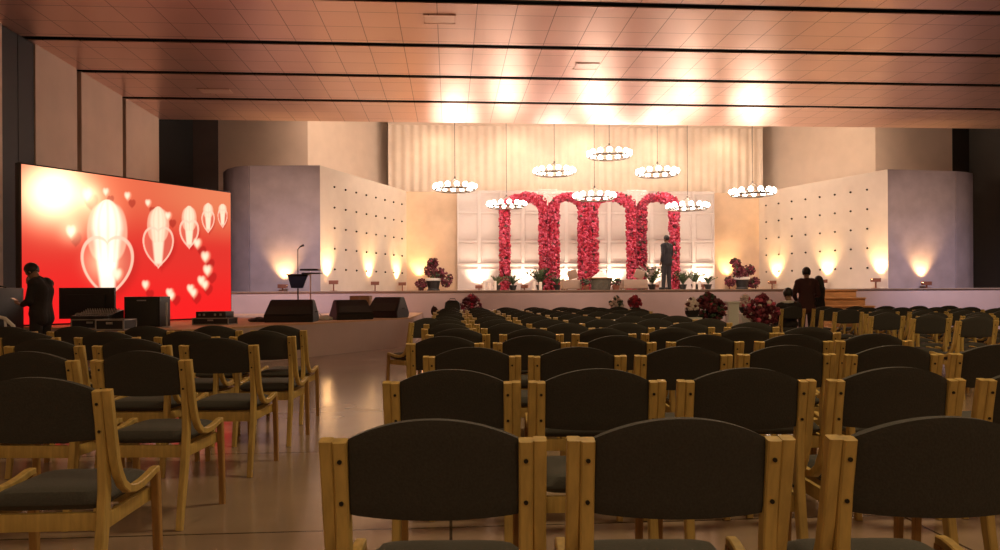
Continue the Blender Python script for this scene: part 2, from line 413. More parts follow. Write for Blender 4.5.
fern('fern','dark potted fern at the left foot of the first rose arch', at_y(497,ys,SZ), .5, 26, group='ferns on the stage')
fern('fern','dark potted fern right of the first arch opening leg', at_y(513,ys+.2,SZ), .5, 22, group='ferns on the stage')
fern('fern','dark potted fern between the first and second rose arches', at_y(540,ys,SZ), .85, 30, group='ferns on the stage')
fern('fern','small dark fern behind the left beige sofa', at_y(557,ys,SZ), .45, 18, group='ferns on the stage')
fern('fern','fern with light painted white on its leaves, left of the man in the suit', at_y(652,ys-.6,SZ), .95, 40, mats=('whitefl','leaf','leafdk'), group='ferns on the stage')  # white fronds: light on the leaves put in as colour
fern('fern','dark potted fern right of the last rose arch', at_y(683,ys,SZ), .65, 30, group='ferns on the stage')
fern('fern','small fern beneath the wall right of the rose arches', at_y(695,ys-.5,SZ), .6, 22, group='ferns on the stage')
fern('fern','rightmost low fern before the white panelled wall', at_y(708,ys+.1,SZ), .45, 22, group='ferns on the stage')
cands = [(484,.36,'tallest white pillar candle at the left end of the stage'),(489.5,.28,'middle white pillar candle left of the first arch'),(495,.34,'white pillar candle close to the first arch fern'),
         (534,.34,'left white pillar candle under the first arch opening'),(540.5,.30,'right white pillar candle under the first arch opening'),(661,.3,'white pillar candle by the fern with light-painted leaves'),(694,.28,'white pillar candle right of the last arch'),(699.5,.34,'rightmost white pillar candle on the stage')]
for u,h,lb in cands:
    t = thing('pillar_candle', lb, 'candle', at_y(u, ys-.75, SZ), 0, 'pillar candles along the stage')
    m = MB(); m.lathe([(0,0),(.055,0),(.055,h-.01),(.045,h),(0,h-.01)], 16); m.build('wax','candle',t)
    m = MB(); m.tube([(0,0,h-.015),(0,0,h+.02)],.004,5); m.build('wick','black',t)
def sofa(u, w, lb, tilt):
    t = thing('low_sofa', lb, 'sofa', at_y(u, ys-1.0, SZ), 0, 'low beige sofas on the stage')
    m = MB(); m.box(-w/2,w/2,-.35,.35,.05,.36,0,.03); m.build('seat','beige',t)
    for sx in (-1,1):
        for y in (-.3,.3):
            m = MB(); m.box(sx*(w/2-.06)-.02,sx*(w/2-.06)+.02,y-.02,y+.02,0,.06); m.build('foot','shaded_leg_wood',t)
    q = thing('cushion', ('pink-beige cushion leaning on the '+('right' if tilt>0 else 'left')+' low sofa'),'cushion', at_y(u+ (4 if tilt>0 else 3), ys-.85, SZ+.385),0)
    m = MB(); m.box(-.17,.17,-.05,.05,.02,.34,0,.045,T=Matrix.Rotation(.35*tilt,4,'Y')@Matrix.Rotation(.2,4,'X')); mm_=m.build('cover','beige',q)
sofa(571, .66, 'beige block sofa on stage under the second arch', -1)
sofa(633.5, .84, 'beige block sofa on stage beneath the fourth arch leg', 1)
t = thing('coffee_table','low round table on stage holding foliage, between the two sofas','table',at_y(601,ys-1.1,SZ))
m = MB(); m.lathe([(0,.40),(.44,.40),(.45,.415),(.44,.43),(0,.43)],28); m.build('tabletop','shaded_leg_wood',t)
m = MB(); m.lathe([(.30,0),(.33,.02),(.38,.40),(0,.40)],20); m.build('pedestal','tableskirt',t)
t = thing('folded_napkin','white pyramid folded cloth on the low stage table','cloth',at_y(600,ys-1.1,SZ+.43))
m = MB(); m.add([(-.26,-.2,0),(.26,-.2,0),(.26,.2,0),(-.26,.2,0),(0,0,.24)],[(0,1,4),(1,2,4),(2,3,4),(3,0,4),(3,2,1,0)],0,False); m.build('cloth','white_cloth',t)
for u,sg in ((586,'left'),(616,'right')):
    t = thing('table_plant','small leafy plant '+sg+' of the low stage table','plant',at_y(u,ys-1.5,SZ))
    m = MB(); m.lathe([(0,0),(.1,0),(.13,.16),(.11,.16),(0,.15)],12); m.build('pot','fixture',t)
    m = MB()
    for k in range(60):
        a=R.uniform(0,6.3); r_=R.uniform(0,.18); flower(m,(r_*math.cos(a),r_*math.sin(a),.18+R.uniform(0,.2)),R.uniform(.02,.045),(4,2))
    m.build('foliage',['leafdk','maroon'],t)

# urns of maroon flowers at both sides of the backdrop
def cluster(m, c, r, n, pal, fr_=(.03,.06)):
    for k in range(n):
        v = Vector((R.gauss(0,1),R.gauss(0,1),R.gauss(0,1))).normalized()*r*R.uniform(.55,1.05)
        flower(m, (c[0]+v.x,c[1]+v.y,c[2]+v.z), R.uniform(*fr_), pal)
def urn(u, lb, sg, balls):
    t = thing('flower_urn', lb, 'flower urn', at_y(u, 26.9, SZ), 0, 'maroon flower urns flanking the backdrop')
    m = MB(); m.lathe([(.0,0),(.22,0),(.24,.04),(.2,.1),(.24,.3),(.27,.38),(0,.38)],22); m.build('bowl','black',t)
    m = MB(); m.lathe([(.27,.38),(.30,.40),(.30,.47),(.27,.48),(0,.48)],22); m.build('band','white_cloth',t)
    m = MB()
    for (x,z,r) in balls: m.tube([(0,0,.5),(x*.5,0,.5+(z-.5)*.6),(x,0,z)],.015,5)
    m.build('stems','leafdk',t)
    for (x,z,r) in balls:
        r*=1.12; m = MB(); cluster(m,(x,R.uniform(-.1,.1),z),r,int(60+r*250),(6,3,1)); m.build('flower_ball',['maroon','maroon2','leafdk'],t)
    return t
urn(433.5,'maroon flower arrangement in a white banded urn, stage left of the backdrop',-1,[(0,1.05,.17),(-.1,.76,.22),(.22,.66,.2),(.48,.42,.22),(-.45,.26,.18),(.1,.6,.18)])
urn(742,'maroon flower arrangement in a white banded urn, stage right of the backdrop',1,[(-.22,1.02,.17),(.3,.74,.19),(-.12,.64,.22),(-.48,.32,.17),(.5,.26,.2),(.05,.5,.2),(-.05,.8,.14)])

# ------------------------------------------------------------ uplights
def uplight(pos, lb, mt, col, en, tgt, r_ang=70, h=.12):
    t = thing('uplight', lb, 'uplight', pos, 0, 'uplights standing along the stage walls')
    m = MB(); m.box(-.14,.14,-.07,.07,h,h+.082,0,.008)
    for y in (-.07,.058): m.box(-.14,.14,y,y+.012,h+.07,h+.12,0,.003)
    m.build('housing','fixture',t)
    m = MB(); m.box(-.02,.02,-.02,.02,.015,h+.01); m.box(-.11,.11,-.08,.08,0,.02,0,.004); m.build('stand','fixture',t)
    m = MB(); m.box(-.12,.12,-.05,.05,h+.085,h+.0905); m.build('lens', mt, t)
    l = light('uplight_lamp','SPOT',(0,0,h+.14),en,col,spot_size=math.radians(r_ang),spot_blend=.9,shadow_soft_size=.08)
    l.parent = t; d = Vector(tgt)-Vector((pos[0],pos[1],pos[2]+h+.14)); l.rotation_euler = d.to_track_quat('-Z','Y').to_euler()
WARM=(1,.60,.24); WH=(1,.80,.58)
def along(P,Q,u):      # point on wall line P-Q seen at column u
    best=None
    for k in range(401):
        p=P.lerp(Q,k/400); X=p.x*cy-p.y*sy; d=p.x*sy+p.y*cy; uu=500+F*X/d
        if best is None or abs(uu-u)<best[0]: best=(abs(uu-u),p)
    return best[1]
up=[('first',285,(-6.12,22.64),(-3.97,22.5),1),('x',327,A,B,0),('x',369,A,B,0),('x',396.5,A,B,0),('x',777,A2,B2,0),('x',828,A2,B2,0),('x',881,A2,B2,0),('x',921,(14.25,22.5),(16.72,22.75),1)]
lbs=['warm uplight on the mauve wall behind the music stand, leftmost of all','warm uplight at the near corner of the left studded wall','middle warm uplight below the left studded wall','warm uplight at the far end of the left studded wall',
     'warm uplight at the far end of the right studded wall','middle warm uplight below the right studded wall','warm uplight at the near corner of the right studded wall','warm uplight on the right mauve wall, rightmost of all']
for k,(nm,u,P,Q,fl) in enumerate(up):
    P=Vector(P); Q=Vector(Q); p=along(P,Q,u); t=(Q-P).normalized(); n_=Vector((t.y,-t.x)); 
    if n_.y>0 and fl==1: n_=-n_
    if fl==0: n_ = Vector((abs(n_.x)*(1 if u<500 else -1), -abs(n_.y)))
    q=p+n_*.24
    uplight((q.x,q.y,SZ),lbs[k],'lampwarm',WARM,140,(p.x+n_.x*.02,p.y+n_.y*.02,SZ+1.0),84,.22 if fl==0 else .1)
wl_lb=['white uplight on backdrop left of the first arch','white uplight inside the first arch','white uplight inside the second arch','white uplight inside the third arch','white uplight inside the fourth arch','white uplight on backdrop right of the arches']
for k,u in enumerate((479,524.5,567,615.5,655,703)):
    p=at_y(u,BY-.32,SZ); uplight(p,wl_lb[k],'lampwhite',WH,70,(p.x,BY-.05,SZ+.75),115,.1)
for u,lb in ((419,'warm uplight behind the left maroon flower urn'),(729.5,'warm uplight left of the right maroon flower urn')):
    p=at_y(u,27.7,SZ); uplight(p,lb,'lampwarm',WARM,110,(p.x,27.97,SZ+1.3),75,.2)

# ------------------------------------------------------------ chandeliers
def make_chandelier():
    t = thing('globe_chandelier','','chandelier')
    r=.70
    m = MB(); m.tube([(r*math.cos(a),r*math.sin(a),0) for a in np.linspace(0,2*PI,37)],.024,8); m.tube([((r-.22)*math.cos(a),(r-.22)*math.sin(a),.0) for a in np.linspace(0,2*PI,31)],.014,6)
    for k in range(4):
        a=PI/2*k+.4; m.tube([(r*math.cos(a),r*math.sin(a),0),(.03*math.cos(a),.03*math.sin(a),.0)],.012,5)
    m.build('ring','brass',t)
    m = MB()
    for k in range(4):
        a=PI/2*k+.4; m.tube([(.48*math.cos(a),.48*math.sin(a),0),(.14*math.cos(a),.14*math.sin(a),.34),(0,0,.42)],.010,5)
    m.lathe([(0,.40),(.03,.40),(.03,.47),(0,.48)],8); m.build('suspension','brass',t)
    m = MB(); m.tube([(0,0,.45),(0,0,4.0)],.010,6); m.build('cable','brass',t)
    m = MB(); m.ico((0,0,.1),.088,3,0); g=None
    mc = MB(); mc.lathe([(0,.0),(.03,.0),(.05,.03),(.04,.05),(0,.05)],8)
    for k in range(14):
        a=2*PI*k/14
        if g is None: g=m.build('globe','bulb',t); cu=mc.build('cup','brass',g)
        else:
            g2=g.copy(); COL.objects.link(g2); g2.parent=t; c2=cu.copy(); COL.objects.link(c2); c2.parent=g2; g=g2
        g.location=(r*math.cos(a),r*math.sin(a),.02)
    return t
chd=[(610,157,46,'highest globe chandelier, hanging at stage centre'),(555,174,43,'globe chandelier just left of the highest one'),(658,175,44,'globe chandelier just right of the highest one'),
     (753,195,46,'rightmost globe chandelier, near the right studded wall'),(455.5,190,45,'leftmost globe chandelier, above the left flower urn'),(507,207,41,'globe chandelier in front of the first rose arch'),
     (688,209,43,'globe chandelier at the right end of the rose arches'),(595,199,44,'lowest middle globe chandelier, before the second and third arches')]
c0=make_chandelier(); register(c0)
for i,(u,v,w,lb) in enumerate(chd):
    o = c0 if i==0 else copy_tree(c0)
    s_=.93 if v>197 else 1; s_=.88 if u==507 else s_; o.scale=(s_,)*3; d = 1.58*s_*F/w; z = zat(u,v,d); p=at(u,d,z)
    o.location=p; o.rotation_euler.z=R.uniform(0,1); o['label']=lb; o['group']='globe chandeliers above the stage'
    for ch in (o.children if i==0 else [x for x in bpy.data.objects if x.parent==o]):
        if ch.name.startswith('cable'): 
            ch.scale.z = (8.3-z)/4.0/s_

# ------------------------------------------------------------ chairs
def make_chair():
    t = thing('wooden_chair','','chair')
    rear = [(-.085,0),(-.06,.14),(-.03,.28),(-.01,.40),(.0,.50),(-.004,.62),(-.02,.74),(-.045,.862)]
    thk  = [.030,.038,.044,.046,.044,.040,.036,.032]
    hook = [(-.043,.864),(-.020,.75),(-.002,.66),(.012,.60),(.032,.55),(.062,.505),(.105,.475),(.16,.463),(.22,.465),(.28,.474),(.335,.486),(.366,.486)]
    for s in (-1,1):
        a,b = sorted((s*.197,s*.2295)); c,d = sorted((s*.2295,s*.261))
        m = MB(); m.sweep(rear,a,b,thk); 
        m.build('rear_leg','wood',t)
        m = MB()
        for z,y in ((.815,-.0565),(.715,-.039)):
            m = MB(); ring=[((a+b)/2+.0055*math.cos(q),y,z+.0055*math.sin(q)) for q in np.linspace(0,2*PI,9)[:-1]]
            m.add(ring+[(p[0],p[1]+.02,p[2]) for p in ring],[tuple(range(8)),tuple(range(15,7,-1))]+[(i,(i+1)%8,8+(i+1)%8,8+i) for i in range(8)]); m.build('bolt','bolt',t)
        m = MB(); m.sweep(hook,c,d,[.032]*2+[.034]*3+[.032]*4+[.03,.028,.026]); m.build('bentwood_arm','wood',t)
        m = MB(); m.sweep([(.385,0),(.378,.2),(.366,.38),(.358,.475)],c,d,[.026,.032,.036,.036]); m.build('front_leg','shaded_leg_wood',t)
    m = MB()
    m.box(-.197,.197,.0,.022,.352,.416,0,.003); m.build('rear_rail','wood',t)
    m = MB(); m.box(-.229,.229,.345,.367,.358,.416,0,.003); m.build('front_rail','wood',t)
    for s in (-1,1):
        m = MB(); a,b=sorted((s*.208,s*.228)); m.box(a,b,.0,.35,.36,.416,0,.003); m.build('side_rail','wood',t)
    # seat cushion
    m = MB(); nx,ny=14,14; vs=[]; fs=[]
    def prof(x,y):
        ex = 1-abs(x)**5; ey = 1-abs(y)**6; return max(0,ex*ey)**.45
    for top in (1,0):
        for j in range(ny+1):
            for i in range(nx+1):
                x=-1+2*i/nx; y=-1+2*j/ny; sx=math.copysign(abs(x)**.8,x); s2=math.copysign(abs(y)**.8,y)
                X=sx*(.196+.03*(s2+1)/2) ; Y=.203+s2*.20
                if s2>-.55: X=sx*min(.226,.196+.05*(s2+.55)) if s2<.1 else sx*.226
                X=sx*.208
                vs.append((X,Y,(.455+.039*prof(x,y)+.004*(1-x*x)*(1-y*y)) if top else .4165+ .03*(1-prof(x,y))))
    for j in range(ny):
        for i in range(nx):
            a=j*(nx+1)+i; fs.append((a,a+1,a+nx+2,a+nx+1)); b_=a+(nx+1)*(ny+1); fs.append((b_,b_+nx+1,b_+nx+2,b_+1))
    o1=(nx+1)*(ny+1); per=[i for i in range(nx+1)]+[j*(nx+1)+nx for j in range(1,ny+1)]+[ny*(nx+1)+i for i in range(nx-1,-1,-1)]+[j*(nx+1) for j in range(ny-1,0,-1)]
    for k in range(len(per)): a,b_=per[k],per[(k+1)%len(per)]; fs.append((a,a+o1,b_+o1,b_))
    m.add(vs,fs); m.build('seat_cushion','seat_fabric',t)
    # back cushion: arched top, gently curved in plan, leaning back
    m = MB(); nx,nz=22,10; vs=[]; fs=[]
    for side in (0,1):
        for j in range(nz+1):
            for i in range(nx+1):
                x=-1+2*i/nx; w=j/nz
                zt=.864+.05*(1-abs(x)**2.1); zb=.684-.006*(1-x*x)
                z=zb+(zt-zb)*w; e=min(1, (1-abs(x))*12+.55); e2=min(1,min(w,1-w)*8+.45); th=.019*math.sqrt(e*e2)
                lean=-.012-(z-.62)*.13; ycur=.030*(x*x)-.028
                vs.append((x*.1965,lean+ycur+.012+(th if side else -th),z))
    for side in (0,1):
        o_=side*(nx+1)*(nz+1)
        for j in range(nz):
            for i in range(nx):
                a=o_+j*(nx+1)+i; fs.append((a,a+1,a+nx+2,a+nx+1))
    o1=(nx+1)*(nz+1); per=[i for i in range(nx+1)]+[j*(nx+1)+nx for j in range(1,nz+1)]+[nz*(nx+1)+i for i in range(nx-1,-1,-1)]+[j*(nx+1) for j in range(nz-1,0,-1)]
    for k in range(len(per)): a,b_=per[k],per[(k+1)%len(per)]; fs.append((a,a+o1,b_+o1,b_))
    m.add(vs,fs); m.build('backrest','fabric',t)
    return t
ch0 = make_chair(); register(ch0); used=[False]
def chair(u, d, label, group, rot=0.0, X=None):
    o = ch0 if not used[0] else copy_tree(ch0); used[0]=True
    o.location = at(u,d) if X is None else room(X,d)
    o.rotation_euler.z = -YAW + math.radians(R.uniform(-1.3,1.3)+rot)
    o['label']=label; o['group']=group; return o
main = [(1.70,[434,675,929]),(2.77,[452,595,742,889,1037]),(3.88,[472,576,681,783,889,993]),(4.88,[445,531,616,703,791,870]),
        (5.87,[458,531,603,672,743,806]),(6.85,[449,508,567,626,686,750])]
for k,d in enumerate((7.85,8.85,9.85,10.85,11.85,12.85,13.7,14.5)):
    xl=-.5-.064*(d-6.85)+R.uniform(-.05,.05); lim=2.72-.045*(d-7.85); us=[]; x=xl
    while x<lim: us.append(500+F*x/d); x+=.56+R.uniform(-.012,.02)
    main.append((d,us))
def word(i): return ORD[i] if i<len(ORD) else 'last'
for r,(d,us) in enumerate(main):
    for c_,u in enumerate(us):
        ds = d + (R.uniform(-.03,.03) if r>1 else 0)
        rown = 'nearest row' if r==0 else ('farthest row' if r==len(main)-1 else word(r)+' row')
        pos = 'aisle-side' if c_==0 else (word(c_)+' from the aisle')
        lb = f'charcoal padded wooden chair, {pos} in the {rown} of the centre block'
        chair(u, ds, lb, 'chairs in the centre block')
chair(424, 8.5, 'turned charcoal chair standing sideways at the aisle edge of the centre block', 'chairs in the centre block', rot=48)
left = [(2.58,[42]),(3.75,[145,34]),(4.8,[221,135,48]),(5.75,[264,189,110,30]),(6.7,[280,216,148,78,12])]
for r,(d,us) in enumerate(left):
    for c_,u in enumerate(us):
        rown = ['nearest row','second row','third row','fourth row','farthest row'][r]
        pos = 'aisle-side' if c_==0 else (word(c_)+' from the aisle')
        chair(u, d, f'charcoal padded wooden chair, {pos} in the {rown} of the left block','chairs in the left block', rot=(3 if r==0 else 0))
right = [(8.0,5.28),(8.75,5.2),(9.6,5.15),(10.6,5.6),(11.65,5.6),(12.7,5.85),(13.9,5.64)]
for r,(d,x0_) in enumerate(right):
    x=x0_; c_=0
    while x/d < .735 and c_<6:
        rown = ['nearest row','second row','third row','fourth row','fifth row','sixth row','farthest row'][r]
        pos = 'aisle-side' if c_==0 else (word(c_)+' from the aisle')
        chair(0, d+R.uniform(-.04,.04), f'charcoal padded wooden chair, {pos} in the {rown} of the right block','chairs in the right block', rot=R.uniform(3,10), X=x)
        x+=.6; c_+=1
assert used[0]

# ------------------------------------------------------------ low stage and LED screen
LZ=.65
P1=room(-2.04,16.5); dirc=(room(-3.56,13.8)-P1).normalized()
P2=P1+dirc*6.0; S1=room((22-500)/F*12.8,12.8); S2=room((231-500)/F*16.6,16.6)
P0=S1+(S1-S2).normalized()*.35; 
poly=[P2,P1,Vector((P1.x+.1,SY-.05,0)),Vector((S2.x-2.2,SY-.05,0)),P0+Vector((-.25,.35,0))]
poly=[(p.x,p.y) for p in poly]
m=MB(); m.prism(poly,0,LZ-.03,0); m.prism([(p[0],p[1]) for p in poly],LZ-.03,LZ,1); struct(m.build('stage_low_platform',['stage','carpet']))
sd=(S2-S1); SW=sd.length; ang=math.atan2(sd.y,sd.x); ZB=LZ+.03; ZT=3.54
t=thing('led_screen','large glowing red LED screen showing white hearts at the left of the stage','screen',(S1.x,S1.y,0),ang)
m=MB(); m.box(-.03,SW+.03,.02,.16,ZB-.03,ZT+.03,0,.005); m.build('frame','black',t)
m=MB()
for k in range(5):
    x=.2+k*(SW-.4)/4; m.box(x-.03,x+.03,.16,.22,LZ,ZT-.1); m.box(x-.04,x+.04,.16,.7,LZ,LZ+.05)
m.build('support_truss','blackmetal',t)
nx,nz=330,200
s=np.linspace(0,1,nx+1); zz=np.linspace(0,1,nz+1); S_,Z_=np.meshgrid(s,zz)
Px=S1.x+sd.x*S_; Py=S1.y+sd.y*S_; Pz=ZB+(ZT-ZB)*Z_
Xc=Px*cy-Py*sy; Dc=Px*sy+Py*cy; U=500+F*Xc/Dc; V=HY-(U-500)*math.tan(ROLL)-F*(Pz-CH)/Dc
def sm(a,b,x): t_=np.clip((x-a)/(b-a),0,1); return t_*t_*(3-2*t_)
tt=np.clip((V-165-(U-22)*.15)/(325-165-(U-22)*.19),0,1)
top=np.array([.74,.115,.055]); bot=np.array([.88,.016,.016]); midc=np.array([.72,.035,.025])
k1=sm(0,.5,tt)[...,None]; C_=top*(1-k1)+midc*k1; k2=sm(.45,.95,tt)[...,None]; C_=C_*(1-k2)+bot*k2
k3=(sm(110,231,U)*(1-sm(.05,.45,tt)))[...,None]; C_=C_*(1-k3*.6)+np.array([.82,.27,.12])*k3*.6
def blend(mask,col,amt=1.0):
    global C_; mk=(mask*amt)[...,None]; C_=C_*(1-mk)+np.array(col)*mk
g=np.exp(-(((U-54)/27)**2+((V-192)/24)**2)); g2=np.exp(-(((U-62)/48)**2+((V-195)/34)**2))
C_=C_+g2[...,None]*np.array([.9,.5,.22])*.55+g[...,None]*np.array([2.4,1.9,1.1])
def heart(cx,cy_,w,h,rot=0):      # signed field: <0 inside
    x=(U-cx)/(w/2); y=(V-cy_)/(h/2)
    if rot: c_,s_=math.cos(rot),math.sin(rot); x,y=x*c_-y*s_,x*s_+y*c_
    x=x*1.15; y=-y*1.05+.12
    return (x*x+(y-.55*np.sqrt(np.abs(x)+1e-6))**2)-1.0
def hfill(cx,cy_,w,h,col,amt=1,soft=.25,rot=0): f=heart(cx,cy_,w,h,rot); blend(1-sm(-soft,soft*.4,f),col,amt)
def hline(cx,cy_,w,h,th,col,amt=1): f=np.abs(heart(cx,cy_,w,h)); blend(1-sm(th*.5,th,f),col,amt)
W3=[1.3,1.1,.85]; PK=[1.0,.52,.36]
for (x,y,sz) in ((72,233,15),(88,196,17),(107,193,9),(128.5,197,9),(146,288,10),(172,294,11),(192.5,292,12),(204,283.5,12),(208,271.5,12),(206,258,12),(198,244.5,11),(169,217,9),(149,204,8)):
    hfill(x+4,y+7,sz,sz,[.35,.012,.01],.6,.5); 
for (cx,cy_,w,h,pw,ph) in ((107.5,269,58,58,17.5,30),(158.5,248.5,34,38,9.5,17),(189.5,235,21,26,6.5,12),(208.5,222.5,14,20,4.5,7),(223,219,10.5,17,3.6,5)):
    hfill(cx+w*.10,cy_+h*.10,w*1.06,h*1.06,[.40,.012,.01],.6,.8)
    hfill(cx,cy_,w,h,[.95,.22,.14],.45,.2)
    yc=cy_-h*.5-ph*.35; ex=(U-cx)/pw; ey=(V-yc)/ph; fp=ex**2+ey**2; yb=cy_+h*.46
    for q in (-.45,.45): blend(1-sm(.8,1.1,((U-cx-q*pw)/(pw*.72))**2+((V-yc-ph*.1)/(ph*.95))**2),[1.0,.50,.33],.75)
    hw_=np.where(V<yc, pw*np.sqrt(np.clip(1-ey**2,0,1)), pw*(1-.55*np.clip((V-yc)/(yb-yc),0,1)**.8))*(V<yb+1)
    q_=np.abs(U-cx)/np.maximum(hw_,.01); core=(1-sm(.55,1.05,q_))*(V>yc-ph)*(1-sm(yb-4,yb+1,V))
    blend(core,W3 if w>50 else [1.15,.82,.58],.93)
    for q in (-.5,.05,.55): blend(np.exp(-((U-cx-q*hw_)/(pw*.07+.25))**2)*(V>yc-ph)*(V<yc+ph*1.1),[1.0,.55,.36],.5)
    hline(cx,cy_,w,h,.15 if w>30 else .24,[1.2,.62,.45],.85)
for (x,y,sz) in ((72,233,15),(88,196,17),(107,193,9),(128.5,197,9),(146,286,10),(170,294,10),(172,297,9),(191,290,10),(194,294,10),(202,282,11),(205.5,286,10),(208,271.5,12),(206,258,12),(198,244.5,11),(169,217,9),(149,204,8),(118,276,14)):
    hfill(x,y,sz*.95,sz*1.05,[1.15,.42,.25],.85,1.2); hfill(x-.8,y-1,sz*.75,sz*.85,[1.3,.95,.68],.9,1.3)
for (gx,gy,gr,ga) in ((90,196,10,.8),(72,230,11,.5),(100,215,16,.35),(104,262,14,.6)):
    C_=C_+np.exp(-((U-gx)**2+(V-gy)**2)/gr**2)[...,None]*np.array([1.0,.8,.45])*ga
C_=np.clip(C_,0,4)
me=bpy.data.meshes.new('display'); n1=nx+1
vs=[(a*SW,0.0,b) for b in (ZB+(ZT-ZB)*zz) for a in s]
me.from_pydata(vs,[],[(j*n1+i,j*n1+i+1,(j+1)*n1+i+1,(j+1)*n1+i) for j in range(nz) for i in range(nx)])
ca=me.color_attributes.new('picture','FLOAT_COLOR','POINT'); buf=np.ones(((nx+1)*(nz+1),4),dtype=np.float32); buf[:,:3]=C_.reshape(-1,3); ca.data.foreach_set('color',buf.ravel())
dm,N,L,b=new_mat('led_display'); N.remove(b); a_=N.new('ShaderNodeAttribute'); a_.attribute_name='picture'; e_=N.new('ShaderNodeEmission'); e_.inputs['Strength'].default_value=.48
L.new(a_.outputs['Color'],e_.inputs['Color']); L.new(e_.outputs['Emission'],N['Material Output'].inputs['Surface']); me.materials.append(dm)
o=bpy.data.objects.new('display',me); COL.objects.link(o); o.parent=t

# ------------------------------------------------------------ gear on the low stage
def monitor(u,d,w,z0,z1,lb):
    t=thing('video_monitor',lb,'monitor',at(u,d,LZ),-YAW)
    a=z0-LZ; b=z1-LZ
    m=MB(); m.box(-w/2,w/2,-.03,.03,a,b,0,.006); m.box(-w*.35,w*.35,-.07,-.03,a+.06,b-.12,0,.01); m.build('casing','black',t)
    m=MB(); m.box(-.05,.05,-.02,.02,0,a+.05); m.box(-.2,.2,-.13,.13,0,.015,0,.004); m.build('stand','blackmetal',t)
    m=MB(); m.box(-w/2+.02,w/2-.02,.03,.034,a+.02,b-.02); m.build('screen','blackmetal',t)
monitor(87.5,12.5,.96,.79,1.33,'large black video monitor on stand before the LED screen')
def speakerbox(u,d,w,h,dp,lb,z=LZ,rz=0):
    t=thing('loudspeaker',lb,'speaker',at(u,d,z),-YAW+rz)
    m=MB(); m.box(-w/2,w/2,-dp/2,dp/2,.0,h,0,.012); m.build('cabinet','black',t)
    m=MB(); m.box(-w/2+.03,w/2-.03,-dp/2-.012,-dp/2,.03,h-.03,0,.004); m.build('grille','grille',t)
    m=MB(); m.box(-.08,.08,-dp/2-.016,-dp/2-.012,h-.075,h-.055); m.build('badge_strip','silver',t); return t
speakerbox(147.5,12.5,.61,.52,.4,'square black speaker cabinet in front of the LED screen')
t=thing('thin_pole','thin pale pole standing right of the square black cabinet','pole',at(166.5,12.2,LZ))
m=MB(); m.tube([(0,0,.01),(0,0,.42)],.012,6); m.lathe([(0,0),(.08,0),(.07,.015),(0,.02)],12); m.build('pole','silver',t)
# flight cases
def flightcase(u,d,w,h,dp,lb,z=LZ):
    t=thing('flight_case',lb,'case',at(u,d,z),-YAW)
    m=MB(); m.box(-w/2+.012,w/2-.012,-dp/2+.012,dp/2-.012,.012,h-.012); m.build('body','black',t)
    m=MB(); e=.018
    for sx in (-1,1):
        for s2 in (-1,1):
            m.box(*sorted((sx*w/2,sx*(w/2-e))),*sorted((s2*dp/2,s2*(dp/2-e))),0,h)
            m.box(-w/2,w/2,*sorted((s2*dp/2,s2*(dp/2-e))),*( (0,e) if sx<0 else (h-e,h)))
            m.box(*sorted((sx*w/2,sx*(w/2-e))),-dp/2,dp/2,*((0,e) if s2<0 else (h-e,h)))
    m.build('edging','silver',t)
    m=MB(); m.box(-.05,.05,-dp/2-.008,-dp/2+.01,h*.55,h*.75,0,.003); m.build('latch','silver',t); return t
flightcase(116,11.42,.45,.17,.4,'low flight case with bright metal edges beside the mixing desk')
flightcase(215,13.2,.66,.13,.45,'flight case under the black amplifier at the right end of the LED screen')
def mixer(u,d,w,lb,z):
    t=thing('mixing_desk',lb,'mixing desk',at(u,d,z),-YAW)
    m=MB(); m.add([(-w/2,-.25,0),(w/2,-.25,0),(w/2,.25,0),(-w/2,.25,0),(-w/2,-.25,.05),(w/2,-.25,.05),(w/2,.25,.14),(-w/2,.25,.14)],[(3,2,1,0),(4,5,6,7),(0,1,5,4),(1,2,6,5),(2,3,7,6),(3,0,4,7)],0,False); m.build('body','black',t)
    m=MB()
    for i in range(14):
        x=-w/2+.04+i*(w-.08)/13; m.box(x-.004,x+.004,-.2,-.08,.058,.09,0); m.box(x-.012,x+.012,-.15,-.12,.07,.10,0)
        for k in range(4): m.lathe([(0,.09+k*.018),(.01,.09+k*.018),(.009,.12+k*.018),(0,.12+k*.018)],6,0,(x,-.02+k*.06,-.005))
    m.build('faders','silver',t)
flightcase(98,11.95,.62,.16,.5,'black flight case carrying the mixing desk')
mixer(98,11.95,.6,'black mixing desk with silver faders on a case at far left stage',LZ+.16)
t=thing('amplifier','black amplifier unit on top of the case near the screen edge','amplifier',at(215,13.2,LZ+.13),-YAW)
m=MB(); m.box(-.27,.27,-.2,.2,.0,.11,0,.006); m.build('body','black',t)
m=MB()
for x in (-.2,-.14,.1,.18): m.lathe([(.016,0),(.014,.02),(0,.021)],10,0,(0,0,0)); 
for k,vv in enumerate(m.v): pass
m=MB()
for x in (-.2,-.12,.08,.18): m.box(x-.018,x+.018,-.215,-.2,.035,.075,0,.004)
m.build('knob','silver',t)
# rack at far left
rl=at(-8,11.3); t=thing('equipment_rack','tall black equipment rack at the far left edge beside the LED screen','rack',(rl.x,rl.y,0),-YAW)
m=MB(); m.box(-.3,.3,-.3,.3,0,1.32,0,.01); m.build('cabinet','black',t)
for k in range(5):
    m=MB(); m.box(-.26,.26,-.315,-.3,.2+k*.2,.36+k*.2,0,.004); m.build('drawer','blackmetal',t)
m=MB(); m.tube([(-.2,0,1.32),(-.1,.05,1.40),(.05,0,1.36),(.2,.05,1.33)],.012,6); m.build('cable','grille',t)
